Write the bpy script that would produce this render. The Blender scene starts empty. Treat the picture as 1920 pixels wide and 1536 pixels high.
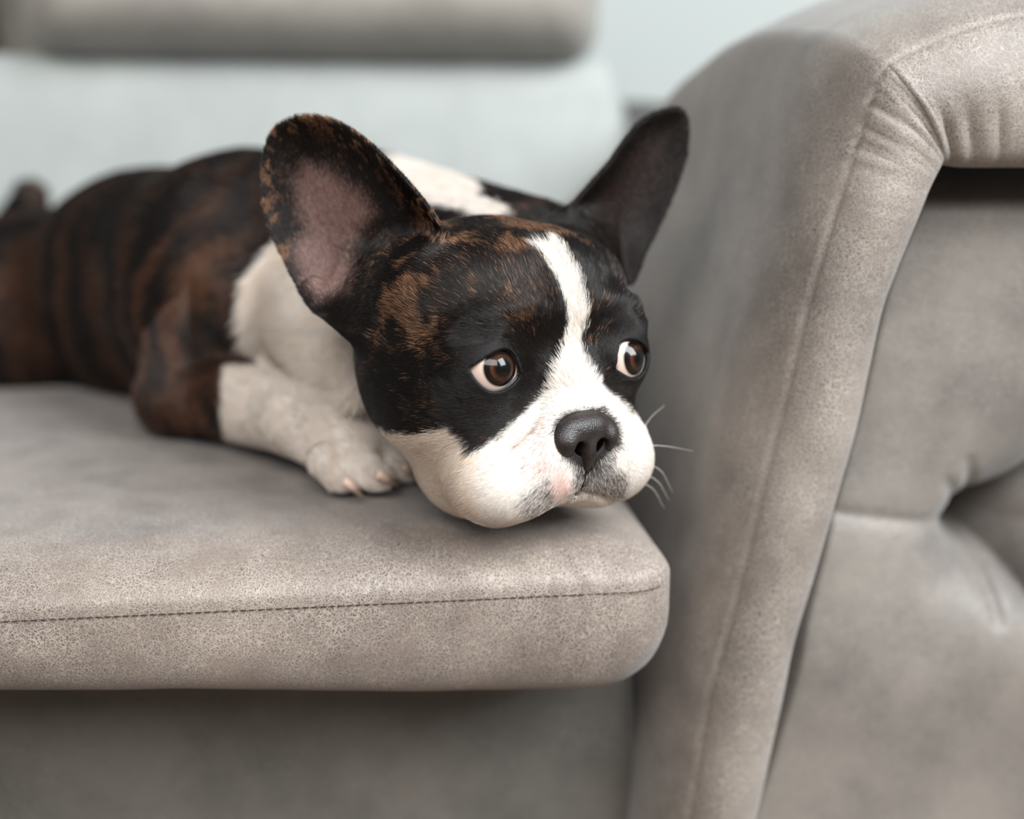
import bpy, math
import numpy as np
from mathutils import Vector

FUR = True
rng = np.random.default_rng(7)
sc = bpy.context.scene
COL = sc.collection

# ------------------------------------------------------------------ camera, sky, lights, exposure
CAM_Z = 0.661
PITCH = math.radians(13.0)
FPX = 50.0 / 36.0 * 1920.0
cam_d = bpy.data.cameras.new('camera')
cam = bpy.data.objects.new('camera', cam_d)
COL.objects.link(cam)
cam.location = (0, 0, CAM_Z)
cam.rotation_euler = (math.radians(90) - PITCH, 0, 0)
cam_d.lens = 50
cam_d.sensor_width = 36
cam_d.clip_start = 0.05
cam_d.dof.use_dof = True
cam_d.dof.focus_distance = 0.640
cam_d.dof.aperture_fstop = 2.6
sc.camera = cam

world = bpy.data.worlds.new('world')
sc.world = world
world.use_nodes = True
wn = world.node_tree.nodes
wn['Background'].inputs['Color'].default_value = (0.88, 0.95, 1.0, 1)
wn['Background'].inputs['Strength'].default_value = 0.17


def area_light(name, loc, target, sx, sy, power, color):
    d = bpy.data.lights.new(name, 'AREA')
    d.shape = 'RECTANGLE'
    d.size = sx
    d.size_y = sy
    d.energy = power
    d.color = color
    o = bpy.data.objects.new(name, d)
    COL.objects.link(o)
    o.location = loc
    o.rotation_euler = (Vector(target) - Vector(loc)).to_track_quat('-Z', 'Y').to_euler()
    return o


area_light('window_light', (1.45, -0.30, 1.90), (0.05, 0.75, 0.5), 1.3, 1.4, 100, (0.94, 0.985, 1.0))
area_light('room_light', (-0.20, -1.15, 2.05), (-0.05, 0.8, 0.5), 1.7, 1.3, 56, (1.0, 0.975, 0.945))
sc.view_settings.view_transform = 'Standard'
sc.view_settings.look = 'None'
sc.view_settings.gamma = 1.0
sc.view_settings.use_curve_mapping = False
sc.view_settings.exposure = 0.0
sc.cycles.max_bounces = 8
sc.cycles.transparent_max_bounces = 8

# ------------------------------------------------------------------ pixel rays (used to measure the place)
C0 = np.array([0, 0, CAM_Z])
CF = np.array([0, math.cos(PITCH), -math.sin(PITCH)])
CU = np.array([0, math.sin(PITCH), math.cos(PITCH)])
CR = np.array([1.0, 0, 0])


def ray(px, py):
    return CF + (px - 960.0) / FPX * CR - (py - 768.0) / FPX * CU


def PD(px, py, d):                       # point on a pixel's ray at depth d
    return C0 + d * ray(px, py)


def PP(px, py, p0, n):                   # ray with plane
    r = ray(px, py)
    t = np.dot(np.asarray(p0) - C0, n) / np.dot(r, n)
    return C0 + t * r


def PZ(px, py, z):
    return PP(px, py, (0, 0, z), np.array([0, 0, 1.0]))


def project(P):
    q = P - C0
    d = q @ CF
    return 960 + FPX * (q @ CR) / d, 768 - FPX * (q @ CU) / d, d


# ------------------------------------------------------------------ numpy noise
_T = np.random.default_rng(3).random((64, 64, 64)).astype(np.float32)


def vnoise(P, scale):
    q = P * scale
    i = np.floor(q).astype(np.int64)
    fr = (q - i).astype(np.float32)
    fr = fr * fr * (3 - 2 * fr)
    out = 0
    for a in (0, 1):
        wa = fr[..., 0] if a else 1 - fr[..., 0]
        for b in (0, 1):
            wb = fr[..., 1] if b else 1 - fr[..., 1]
            for c in (0, 1):
                wc = fr[..., 2] if c else 1 - fr[..., 2]
                out = out + wa * wb * wc * _T[(i[..., 0] + a) & 63, (i[..., 1] + b) & 63, (i[..., 2] + c) & 63]
    return out


def sstep(a, b, x):
    t = np.clip((x - a) / (b - a), 0, 1)
    return t * t * (3 - 2 * t)


# ------------------------------------------------------------------ materials
def new_mat(name):
    m = bpy.data.materials.new(name)
    m.use_nodes = True
    nt = m.node_tree
    return m, nt, nt.nodes['Principled BSDF']


def N(nt, typ, **kw):
    n = nt.nodes.new(typ)
    for k, v in kw.items():
        if k.startswith('i_'):
            n.inputs[k[2:].replace('_', ' ')].default_value = v
        else:
            setattr(n, k, v)
    return n


def ramp(nt, stops, interp='LINEAR'):
    n = nt.nodes.new('ShaderNodeValToRGB')
    n.color_ramp.interpolation = interp
    el = n.color_ramp.elements
    while len(el) < len(stops):
        el.new(0.5)
    for e, (p, c) in zip(el, stops):
        e.position = p
        e.color = (c[0], c[1], c[2], 1)
    return n


def srgb(r, g, b):
    f = lambda v: ((v / 255 + 0.055) / 1.055) ** 2.4 if v / 255 > 0.04045 else v / 255 / 12.92
    return (f(r), f(g), f(b))


def leather(name, cell_a, cell_b, line, crack=0.85, scale=500.0, bump=0.25, sheen=0.25):
    """crackled nubuck: dark irregular cells in a net of paler lines, cloudy brown and grey patches"""
    m, nt, p = new_mat(name)
    L = nt.links.new
    tc = N(nt, 'ShaderNodeTexCoord')
    # warp the coordinates so the cells are irregular
    nz = N(nt, 'ShaderNodeTexNoise', i_Scale=90.0, i_Detail=2.0)
    L(tc.outputs['Object'], nz.inputs['Vector'])
    mx = N(nt, 'ShaderNodeMixRGB', blend_type='LINEAR_LIGHT')
    mx.inputs['Fac'].default_value = 0.004
    L(tc.outputs['Object'], mx.inputs['Color1'])
    L(nz.outputs['Color'], mx.inputs['Color2'])
    v1 = N(nt, 'ShaderNodeTexVoronoi', feature='DISTANCE_TO_EDGE')
    v1.inputs['Scale'].default_value = scale
    v2 = N(nt, 'ShaderNodeTexVoronoi', feature='DISTANCE_TO_EDGE')
    v2.inputs['Scale'].default_value = scale * 0.5
    L(mx.outputs['Color'], v1.inputs['Vector'])
    L(mx.outputs['Color'], v2.inputs['Vector'])
    r1 = ramp(nt, [(0.0, (1, 1, 1)), (0.045, (0.85, 0.85, 0.85)), (0.13, (0, 0, 0))])
    r2 = ramp(nt, [(0.0, (1, 1, 1)), (0.03, (0.8, 0.8, 0.8)), (0.07, (0, 0, 0))])
    L(v1.outputs['Distance'], r1.inputs['Fac'])
    L(v2.outputs['Distance'], r2.inputs['Fac'])
    mxl = N(nt, 'ShaderNodeMath', operation='MAXIMUM')
    L(r1.outputs['Color'], mxl.inputs[0])
    L(r2.outputs['Color'], mxl.inputs[1])
    # lines come and go
    br = N(nt, 'ShaderNodeTexNoise', i_Scale=38.0, i_Detail=3.0)
    L(tc.outputs['Object'], br.inputs['Vector'])
    rb = ramp(nt, [(0.30, (0.45, 0.45, 0.45)), (0.62, (1, 1, 1))])
    L(br.outputs['Fac'], rb.inputs['Fac'])
    ml = N(nt, 'ShaderNodeMath', operation='MULTIPLY')
    L(mxl.outputs[0], ml.inputs[0])
    L(rb.outputs['Color'], ml.inputs[1])
    ml2 = N(nt, 'ShaderNodeMath', operation='MULTIPLY')
    ml2.inputs[1].default_value = crack
    L(ml.outputs[0], ml2.inputs[0])
    cl = N(nt, 'ShaderNodeTexNoise', i_Scale=15.0, i_Detail=5.0, i_Roughness=0.6)
    L(tc.outputs['Object'], cl.inputs['Vector'])
    rc = ramp(nt, [(0.36, cell_a), (0.64, cell_b)])
    L(cl.outputs['Fac'], rc.inputs['Fac'])
    mc = N(nt, 'ShaderNodeMixRGB')
    L(ml2.outputs[0], mc.inputs['Fac'])
    L(rc.outputs['Color'], mc.inputs['Color1'])
    mc.inputs['Color2'].default_value = (*line, 1)
    L(mc.outputs['Color'], p.inputs['Base Color'])
    p.inputs['Roughness'].default_value = 0.5
    p.inputs['Specular IOR Level'].default_value = 0.6
    p.inputs['Sheen Weight'].default_value = sheen
    p.inputs['Sheen Roughness'].default_value = 0.5
    p.inputs['Sheen Tint'].default_value = (0.9, 0.95, 1.0, 1)
    wr = N(nt, 'ShaderNodeTexNoise', i_Scale=26.0, i_Detail=3.0)
    L(tc.outputs['Object'], wr.inputs['Vector'])
    sm = N(nt, 'ShaderNodeMath', operation='MULTIPLY_ADD')
    L(ml.outputs[0], sm.inputs[0])
    sm.inputs[1].default_value = -0.25
    L(wr.outputs['Fac'], sm.inputs[2])
    bp = N(nt, 'ShaderNodeBump')
    bp.inputs['Strength'].default_value = bump
    bp.inputs['Distance'].default_value = 0.003
    L(sm.outputs[0], bp.inputs['Height'])
    L(bp.outputs['Normal'], p.inputs['Normal'])
    return m


def plain(name, c, rough=0.6, noise=0.12, scale=20.0, spec=0.3):
    m, nt, p = new_mat(name)
    tc = N(nt, 'ShaderNodeTexCoord')
    nz = N(nt, 'ShaderNodeTexNoise', i_Scale=scale, i_Detail=3.0)
    nt.links.new(tc.outputs['Object'], nz.inputs['Vector'])
    r = ramp(nt, [(0.3, tuple(v * (1 - noise) for v in c)), (0.7, tuple(min(1, v * (1 + noise)) for v in c))])
    nt.links.new(nz.outputs['Fac'], r.inputs['Fac'])
    nt.links.new(r.outputs['Color'], p.inputs['Base Color'])
    p.inputs['Roughness'].default_value = rough
    p.inputs['Specular IOR Level'].default_value = spec
    return m


M_LEATHER = leather('nubuck_leather', srgb(90, 78, 70), srgb(118, 104, 94), srgb(184, 173, 164), crack=0.75, scale=880)
M_LEATHER_ARM = leather('nubuck_leather_arm', srgb(92, 83, 76), srgb(124, 113, 105), srgb(184, 175, 166), crack=0.6, scale=780)
M_LEATHER_PANEL = leather('nubuck_leather_panel', srgb(96, 90, 86), srgb(126, 119, 112), srgb(158, 152, 145), crack=0.35)
M_LEATHER_SHADED = leather('nubuck_leather_shaded', srgb(74, 73, 69), srgb(98, 94, 88), srgb(124, 119, 113), crack=0.3)  # sofa leather darkened, the shade under the cushion put into its colour
M_BACK = leather('nubuck_leather_back', srgb(148, 153, 151), srgb(160, 165, 163), srgb(170, 174, 171), crack=0.3)
M_BACK2 = leather('nubuck_leather_cushion', srgb(138, 133, 126), srgb(158, 152, 144), srgb(180, 176, 168), crack=0.3)
M_THREAD = plain('dark_thread', srgb(60, 56, 53), 0.8)
M_LIGHT_THREAD = plain('pale_thread', srgb(176, 168, 160), 0.8)
M_WALL = plain('wall_paint', (0.61, 0.66, 0.65), 0.9, 0.01, 3)
M_FLOOR = plain('floor_boards', srgb(110, 90, 72), 0.5, 0.2, 4)
M_FOOT = plain('dark_wood', srgb(60, 42, 30), 0.45, 0.2, 30)


# ------------------------------------------------------------------ mesh helpers
def mesh_obj(name, V, Fc, mat, parent=None, smooth=True):
    me = bpy.data.meshes.new(name)
    V = np.asarray(V, np.float32)
    if isinstance(Fc, np.ndarray):
        k = Fc.shape[1]
        me.vertices.add(len(V))
        me.vertices.foreach_set('co', V.ravel())
        me.loops.add(Fc.size)
        me.loops.foreach_set('vertex_index', Fc.ravel().astype(np.int32))
        me.polygons.add(len(Fc))
        me.polygons.foreach_set('loop_start', np.arange(0, Fc.size, k, dtype=np.int32))
        me.update(calc_edges=True)
        me.validate()
    else:
        me.from_pydata([tuple(map(float, v)) for v in V], [], [tuple(int(i) for i in f) for f in Fc])
        me.update()
    if smooth:
        me.polygons.foreach_set('use_smooth', np.ones(len(me.polygons), bool))
    if mat:
        me.materials.append(mat)
    o = bpy.data.objects.new(name, me)
    COL.objects.link(o)
    if parent:
        o.parent = parent
    return o


def grid_faces(n, m, wrap=False):
    i = np.arange(n - 1)[:, None]
    j = np.arange(m if wrap else m - 1)[None, :]
    j2 = (j + 1) % m
    return np.stack([i * m + j + 0 * j2, i * m + j2, (i + 1) * m + j2, (i + 1) * m + j], -1).reshape(-1, 4)


def tube(path, rad, seg=8):
    path = np.asarray(path, float)
    n = len(path)
    rad = np.broadcast_to(np.asarray(rad, float), (n,))
    t = np.gradient(path, axis=0)
    t /= np.linalg.norm(t, axis=1)[:, None] + 1e-12
    ref = np.array([0.13, 0.27, 0.95])
    V = []
    a0 = np.cross(t[0], ref)
    a0 /= np.linalg.norm(a0)
    for k in range(n):
        a0 = a0 - t[k] * (a0 @ t[k])
        a0 /= np.linalg.norm(a0)
        b0 = np.cross(t[k], a0)
        for s in range(seg):
            w = 2 * math.pi * s / seg
            V.append(path[k] + rad[k] * (math.cos(w) * a0 + math.sin(w) * b0))
    Fc = [tuple(f) for f in grid_faces(n, seg, True)]
    V += [path[0], path[-1]]
    a, b = len(V) - 2, len(V) - 1
    for s in range(seg):
        Fc.append((a, (s + 1) % seg, s))
        Fc.append((b, (n - 1) * seg + s, (n - 1) * seg + (s + 1) % seg))
    return V, Fc


def catmull(pts, n):
    pts = np.asarray(pts, float)
    P = np.vstack([2 * pts[0] - pts[1], pts, 2 * pts[-1] - pts[-2]])
    m = len(pts) - 1
    u = np.linspace(0, m, n)
    k = np.minimum(u.astype(int), m - 1)
    t = (u - k)[:, None]
    p0, p1, p2, p3 = P[k], P[k + 1], P[k + 2], P[k + 3]
    return 0.5 * ((2 * p1) + (-p0 + p2) * t + (2 * p0 - 5 * p1 + 4 * p2 - p3) * t ** 2 + (-p0 + 3 * p1 - 3 * p2 + p3) * t ** 3)


def empty(name, label=None, cat=None, loc=(0, 0, 0), rz=0.0):
    o = bpy.data.objects.new(name, None)
    COL.objects.link(o)
    o.location = loc
    o.rotation_euler = (0, 0, rz)
    if label:
        o['label'] = label
        o['category'] = cat
    return o


# ================================================================== SETTING
def box(x0, x1, y0, y1, z0, z1):
    V = [(x, y, z) for x in (x0, x1) for y in (y0, y1) for z in (z0, z1)]
    Fc = [(0, 1, 3, 2), (4, 6, 7, 5), (0, 4, 5, 1), (2, 3, 7, 6), (0, 2, 6, 4), (1, 5, 7, 3)]
    return V, Fc


o = mesh_obj('floor', *box(-3, 3, -1.5, 2.6, -0.1, 0.0), M_FLOOR, smooth=False)
o['kind'] = 'structure'
o = mesh_obj('wall_back', *box(-3, 3, 2.4, 2.5, 0, 2.6), M_WALL, smooth=False)
o['kind'] = 'structure'
o = mesh_obj('baseboard_back', *box(-3, 3, 2.38, 2.4, 0, 0.09), M_WALL, smooth=False)
o['kind'] = 'structure'

# ================================================================== SOFA  (own frame: A along the front, B to the back)
TH = math.radians(7.5)
AX = np.array([math.cos(TH), math.sin(TH), 0])
BX = np.array([-math.sin(TH), math.cos(TH), 0])
SOFA = empty('sofa', 'grey-brown nubuck leather sofa with curved armrest and tufted panel', 'sofa', (0, 0, 0), TH)


def toAB(P):
    return np.array([P @ AX, P @ BX, P[2]])


def fromAB(a, b, z):
    return a * AX + b * BX + np.array([0, 0, z])


def on_front(px, py, b):                # pixel on the plane B = b, in sofa coordinates
    return toAB(PP(px, py, fromAB(0, b, 0), BX))


def rounded_rect(a0, a1, b0, b1, r, n):
    """n points, same parameter for every inset, counter-clockwise from the front left"""
    pts = []
    cs = [(a1 - r, b0 + r, -90), (a1 - r, b1 - r, 0), (a0 + r, b1 - r, 90), (a0 + r, b0 + r, 180)]
    nc = 24
    ns = (n - 4 * nc) // 4
    for k, (ca, cb, st) in enumerate(cs):
        pa, pb, pst = cs[k - 1]
        s = np.array([pa + r * math.cos(math.radians(pst + 90)), pb + r * math.sin(math.radians(pst + 90))])
        e = np.array([ca + r * math.cos(math.radians(st)), cb + r * math.sin(math.radians(st))])
        for i in range(ns):
            pts.append(s + (e - s) * (i + 0.0) / ns)
        for i in range(nc):
            w = math.radians(st + 90 * i / nc)
            pts.append((ca + r * math.cos(w), cb + r * math.sin(w)))
    return np.array(pts)


def pillow(a0, a1, b0, b1, zs, ht, hb, w, rc, n=720, p_top=2.1, p_bot=2.5, crown=0.006, wrinkle=None):
    """cushion of two panels meeting in a seam that runs round the middle"""
    out = rounded_rect(a0, a1, b0, b1, rc, n)
    n = len(out)
    inn = rounded_rect(a0 + w, a1 - w, b0 + w, b1 - w, max(0.006, rc * 0.3), n)
    ctr = np.array([(a0 + a1) / 2, (b0 + b1) / 2])
    f = np.concatenate([[0, 0.012, 0.03, 0.055], np.linspace(0.09, 1, 26) ** 1.15])
    core = [0.97, 0.9, 0.75, 0.5, 0.25, 0.05, 0.001]
    rings = []

    def ring(fv, top):
        xy = out + (inn - out) * fv
        p = p_top if top else p_bot
        h = (1 - (1 - fv) ** p) ** (1 / p)
        z = zs + ht * h if top else zs - hb * h
        z = np.full(n, z)
        if fv < 0.02:                                     # seam sinks in
            d = (ctr - out)
            d /= np.linalg.norm(d, axis=1)[:, None]
            xy = xy + d * 0.0012 * (1 - fv / 0.02)
        P = np.column_stack([xy, z])
        if wrinkle:
            P = wrinkle(P, fv, top)
        return P

    for fv in f[::-1]:
        rings.append(ring(fv, True))
    for fv in f[1:]:
        rings.append(ring(fv, False))
    cap_t = []
    for c in core:
        xy = ctr + (inn - ctr) * c
        cap_t.append(np.column_stack([xy, np.full(n, zs + ht + crown * (1 - c ** 2))]))
    cap_b = [np.column_stack([ctr + (inn - ctr) * c, np.full(n, zs - hb)]) for c in core]
    if wrinkle:
        cap_b = [wrinkle(P, 1.0, False) for P in cap_b]
    R = cap_t[::-1] + rings + cap_b
    V = np.vstack(R)
    return V, grid_faces(len(R), n, True), out


CUSH_Z = 0.45
B_SEAM = 0.6200
A_END = 0.1625


def wr_cushion(P, fv, top):
    # puckers at the right front corner and soft unevenness along the seam
    d = np.hypot(P[:, 0] - A_END + 0.012, P[:, 1] - B_SEAM)
    k = np.exp(-(d / 0.045) ** 2) * np.exp(-((fv - 0.16) / 0.22) ** 2)
    ph = (P[:, 0] * 1.0 + P[:, 1] * 0.5)
    amp = 0.0022 if top else 0.0012
    off = np.sin(ph * 250 + 3 * np.sin(ph * 90) + 12 * P[:, 2]) * amp * 0.7 * k
    P = P.copy()
    P[:, 2] += off * (0.6 if top else -0.6)
    P[:, 1] -= off
    q = P.copy()
    und = (vnoise(q * [1, 1, 0.6], 28.0) - 0.5) * (0.0012 if top else 0.003) * min(1, fv * 3)
    P[:, 2] += und if top else -und
    # the corner itself is drawn out to a tip
    tip = np.exp(-(np.hypot(P[:, 0] - A_END, P[:, 1] - B_SEAM) / 0.018) ** 2) * math.exp(-(fv / 0.10) ** 2)
    P[:, 0] += tip * 0.003
    P[:, 2] += tip * 0.002
    # the underside rises towards the left, its front bellies forward a little
    if not top:
        P[:, 2] = 0.4265 + (P[:, 2] - 0.4265) * np.clip(0.80 + P[:, 0], 0.55, 0.95)
        P[:, 1] -= 0.004 * math.sin(min(1, fv / 0.6) * math.pi)
    return P


V, Fq, outl = pillow(-0.80, A_END, B_SEAM, 1.27, 0.4265, 0.0235, 0.0700, 0.055, 0.026, n=1400, crown=0.0, wrinkle=wr_cushion)
seat = mesh_obj('seat_cushion', V, Fq, M_LEATHER, SOFA)
# stitched seam of the seat cushion: short dark stitches along the front and round the corner
sp = outl[(outl[:, 1] < B_SEAM + 0.06) & (outl[:, 0] > -0.45)]
sp = sp[np.argsort(sp[:, 0] + 0.3 * sp[:, 1])]


def stitches(path, dash, gap, r, name, mat, parent):
    path = np.asarray(path, float)
    L = np.concatenate([[0], np.cumsum(np.linalg.norm(np.diff(path, axis=0), axis=1))])
    VV, FF = [], []
    s = 0.0
    while s + dash < L[-1]:
        u = np.linspace(s, s + dash, 4)
        pts = np.column_stack([np.interp(u, L, path[:, k]) for k in range(3)])
        v, f = tube(pts, [r * 0.5, r, r, r * 0.5], 5)
        b = len(VV)
        VV += list(v)
        FF += [tuple(i + b for i in q) for q in f]
        s += dash + gap
    o = mesh_obj(name, VV, FF, mat, parent)
    o['kind'] = 'stuff'
    return o


sp3 = np.column_stack([sp[:, 0], sp[:, 1] + 0.0003, np.full(len(sp), 0.4265)])
stitches(sp3, 0.0034, 0.0006, 0.00026, 'seam_stitching', M_THREAD, seat)

# base under the cushion
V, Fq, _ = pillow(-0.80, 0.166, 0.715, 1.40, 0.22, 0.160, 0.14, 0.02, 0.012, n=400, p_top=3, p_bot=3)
mesh_obj('base', V, Fq, M_LEATHER_SHADED, SOFA)
for (a, b) in ((-0.72, 0.72), (-0.72, 1.32), (0.34, 0.80), (0.34, 1.32)):
    V, Fc = tube([(a, b, 0.0), (a, b, 0.03), (a, b, 0.095)], [0.018, 0.02, 0.026], 16)
    mesh_obj('foot', V, Fc, M_FOOT, SOFA)

# backrest: a block behind the dog
V, Fq, _ = pillow(-0.80, 0.285, 1.255, 1.45, 0.40, 0.284, 0.10, 0.035, 0.03, n=480, p_top=2.2, crown=0.0)
mesh_obj('backrest', V, Fq, M_BACK, SOFA)


V, Fq, _ = pillow(-0.80, 0.24, 1.36, 1.46, 0.60, 0.36, 0.10, 0.035, 0.03, n=320, crown=0.0)
mesh_obj('back_frame', V, Fq, M_BACK2, SOFA)


def back_cushion(a0, a1, z0, z1, b0, b1, dz=0.0):
    # pillow standing on edge: outline in A,z and thickness along B
    V, Fq, _ = pillow(a0, a1, z0, z1, 0, (b1 - b0) / 2, (b1 - b0) / 2, 0.06, 0.03, n=480, crown=0.01)
    V = np.asarray(V)
    V = np.column_stack([V[:, 0], (b0 + b1) / 2 - V[:, 2], V[:, 1] + dz * V[:, 0]])
    return mesh_obj('back_cushion', V, Fq, M_BACK2, SOFA)


back_cushion(-0.248, 0.248, 0.678, 1.02, 1.215, 1.40, -0.012)
back_cushion(-0.80, -0.280, 0.678, 1.02, 1.215, 1.40, -0.012)

# ---- armrest: a padded arch; the outer band turns a corner and frames a tufted panel
B0 = 0.661
q_px = [(1262, 1760), (1290, 1580), (1305, 1480), (1320, 1385), (1338, 1285), (1370, 1180), (1403, 1050), (1438, 900), (1466, 790), (1490, 690), (1512, 600), (1545, 480),
        (1575, 380), (1605, 285), (1632, 200), (1657, 136), (1672, 122), (1730, 92), (1800, 64), (1860, 46), (1920, 34), (2000, 22), (2140, 12), (2300, 8), (2560, 6), (2900, 6)]
e_px = [(1340, 1760), (1395, 1580), (1420, 1490), (1440, 1400), (1462, 1300), (1482, 1200), (1520, 1075), (1566, 915), (1598, 800), (1622, 690), (1648, 575), (1680, 490),
        (1715, 405), (1738, 350), (1755, 318), (1764, 300), (1768, 300), (1800, 303), (1850, 303), (1890, 302), (1930, 302), (2000, 302), (2140, 302), (2300, 302), (2560, 302), (2900, 302)]
Q = np.array([on_front(x, y, B0) for x, y in q_px])
E = np.array([on_front(x, y, B0) for x, y in e_px])
NS = 280
Qs = catmull(Q, NS)
Es = catmull(E, NS)
mit = 15.5 / (len(Q) - 1)
s_par = np.linspace(0, 1, NS)
T = np.gradient(Qs, axis=0)
T /= np.linalg.norm(T, axis=1)[:, None]
NRM = np.column_stack([-T[:, 2], np.zeros(NS), T[:, 0]])      # outward, to the left and up
for _ in range(14):                                          # soften the turn of the outer face
    NRM[1:-1] = (NRM[:-2] + NRM[1:-1] * 2 + NRM[2:]) / 4
NRM /= np.linalg.norm(NRM, axis=1)[:, None]
ZT = 0.665


def arm_drop(t):
    return 0.16 * sstep(0.10, 0.80, t) - 0.011 * math.exp(-((t - 0.2) / 0.13) ** 2)


prof = []
for bk in (0.74, 0.6, 0.46, 0.36, 0.28, 0.21, 0.16, 0.12, 0.09, 0.065):
    prof.append(('out', bk, 1.0))
for w in np.linspace(0, 52, 12):
    prof.append(('round', math.radians(w), 0))
for fr in np.concatenate([[0.012, 0.03, 0.06], np.linspace(0.1, 0.96, 22)]):
    prof.append(('front', fr, 0))
for bk in (0.004, 0.01, 0.02, 0.04, 0.08):
    prof.append(('in', bk, 0))
rows = []
RB, RO = 0.055, 0.016
for kind, v, _ in prof:
    if kind == 'out':
        P = Qs + NRM * RO
        bb = np.full(NS, v)
    elif kind == 'round':
        ca_ = math.cos(math.radians(52))
        P = Qs + NRM * RO * (math.cos(v) - ca_) / (1 - ca_)
        bb = np.full(NS, RB * (1 - math.sin(v) / math.sin(math.radians(52))))
    elif kind == 'front':
        P = Qs + (Es - Qs) * v
        bulge = 0.013 * math.sin(math.pi * v) ** 0.7 if v < 0.5 else 0.013 * math.sin(math.pi * v) ** 0.6
        bb = np.full(NS, -bulge)
        if v < 0.02:
            bb = bb + 0.0012
    else:
        P = Es + (Es - Qs) * (0.04 - v * 1.2)
        bb = np.full(NS, v)
    P = P.copy()
    tt = np.maximum(bb, 0)
    h = np.clip((P[:, 2] - 0.40) / (ZT - 0.40), 0, 1.3)
    dr = np.array([arm_drop(float(x)) for x in tt])
    P[:, 2] -= dr * h
    P[:, 0] -= 0.05 * sstep(0.05, 0.7, tt) * 1.0
    # mitre crease on the front band
    if kind == 'front':
        g = np.exp(-((s_par - mit) / 0.0045) ** 2)
        bb = bb + g * 0.012 * sstep(0.0, 0.1, v)
        sv = np.column_stack([s_par * 260, np.full(NS, v * 1.5), np.zeros(NS)])
        fold = (vnoise(sv, 1.0) - 0.5) * 0.0032 * np.exp(-((s_par - mit + 0.075) / 0.05) ** 2) * (0.35 + 0.65 * (1 - v))
        for s0, am in ((0.040, 0.0045), (0.075, 0.003), (0.115, 0.002)):
            fold = fold + am * np.exp(-((s_par - mit - s0) / 0.011) ** 2) * math.exp(-((v - 0.78) / 0.22) ** 2)
        fold = fold - 0.003 * np.exp(-((s_par - mit - 0.012) / 0.006) ** 2) * math.sin(math.pi * v)
        und = (vnoise(np.column_stack([P[:, 0], bb, P[:, 2]]), 30.0) - 0.5) * 0.004
        bb = bb + fold + und * math.sin(math.pi * v)
    if kind in ('round', 'out'):
        # small cross seam low on the outer face
        und = (vnoise(np.column_stack([P[:, 0], bb, P[:, 2]]), 22.0) - 0.5) * 0.004
        P[:, 0] -= und * (1 if kind == 'out' else 1 - v / math.radians(52))
    rows.append(np.column_stack([P[:, 0], B0 + bb, P[:, 2]]))
V = np.vstack(rows)
arm = mesh_obj('armrest', V, grid_faces(len(rows), NS), M_LEATHER_ARM, SOFA)
mod = arm.modifiers.new('thick', 'SOLIDIFY')
mod.thickness = 0.004
mod.offset = 0
seam = Qs.copy()
seam[:, 1] += -0.0010
nm = int(mit * NS)
stitches(seam[:nm - 2] + NRM[:nm - 2] * 0.0003, 0.0034, 0.0006, 0.00032, 'seam_stitching', M_LIGHT_THREAD, arm)
stitches(seam[nm + 2:] + NRM[nm + 2:] * 0.0006, 0.0036, 0.0004, 0.00042, 'seam_stitching', M_THREAD, arm)
# short cross seam low on the outer face, running back and down from the edge
i0 = int(np.argmin(np.abs(Qs[:, 2] - on_front(1332, 1303, B0)[2])))
j0 = int(np.argmin(np.abs(Qs[:, 2] - on_front(1314, 1385, B0)[2])))
cross = []
for kk, (kind, v, _) in enumerate(prof[9:22]):
    f_ = kk / 12.0
    st = int(round(j0 + (i0 - j0) * f_))
    cross.append(rows[9 + kk][st] + NRM[st] * 0.0003)
stitches(catmull(cross, 60), 0.004, 0.0003, 0.0004, 'seam_stitching', M_LIGHT_THREAD, arm)
mp = Qs[nm] + (Es[nm] - Qs[nm]) * np.linspace(0.02, 0.95, 30)[:, None]
mp[:, 1] += 0.0015 - 0.011 * np.sin(np.pi * np.linspace(0.02, 0.95, 30)) ** 0.7 + 0.004
stitches(mp, 0.004, 0.0003, 0.0009, 'seam_stitching', M_THREAD, arm)

# ---- tufted panel inside the arch
BP = 0.724
na, nz = 340, 340
Atop = on_front(1960, 300, BP)
tuft = on_front(1838, 986, BP)
aa = np.linspace(tuft[0] - 0.16, tuft[0] + 0.30, na)
zz = np.linspace(-0.02, 0.70, nz)
GA, GZ = np.meshgrid(aa, zz, indexing='ij')


def seg_dist(px, pz, a, b):
    ab = b - a
    t = np.clip(((px - a[0]) * ab[0] + (pz - a[1]) * ab[1]) / (ab @ ab), 0, 1)
    return np.hypot(px - a[0] - t * ab[0], pz - a[1] - t * ab[1]), t


tz = np.array([tuft[0], tuft[2]])
H = np.zeros_like(GA)
for (x, y, dep, wd) in ((1530, 938, 0.006, 0.006), (1990, 835, 0.050, 0.013), (1990, 1200, 0.032, 0.009), (2100, 960, 0.004, 0.006)):
    e = on_front(x, y, BP)
    d, t = seg_dist(GA, GZ, tz, np.array([e[0], e[2]]))
    H += dep * np.exp(-np.abs(d) / wd) * (1 - 0.35 * t)
r = np.hypot(GA - tz[0], GZ - tz[1])
H += 0.055 * np.exp(-r / 0.012) + 0.014 * np.exp(-r / 0.04)
for x, y, dp in ((1835, 1150, 0.008), (1808, 1100, 0.006), (1860, 1060, 0.006), (1790, 840, 0.005), (1745, 880, 0.005)):         # short pleats running out of the tuft
    e = on_front(x, y, BP)
    d, t = seg_dist(GA, GZ, tz, np.array([e[0], e[2]]))
    H += dp * np.exp(-(d / 0.004) ** 2) * (1 - t) ** 0.5
H += (vnoise(np.stack([GA, GZ, 0 * GA], -1), 16.0) - 0.5) * 0.004
Bm = BP - 0.020 + H - 0.012 * np.exp(-((GZ - tz[1] + 0.06) / 0.07) ** 2)
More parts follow.
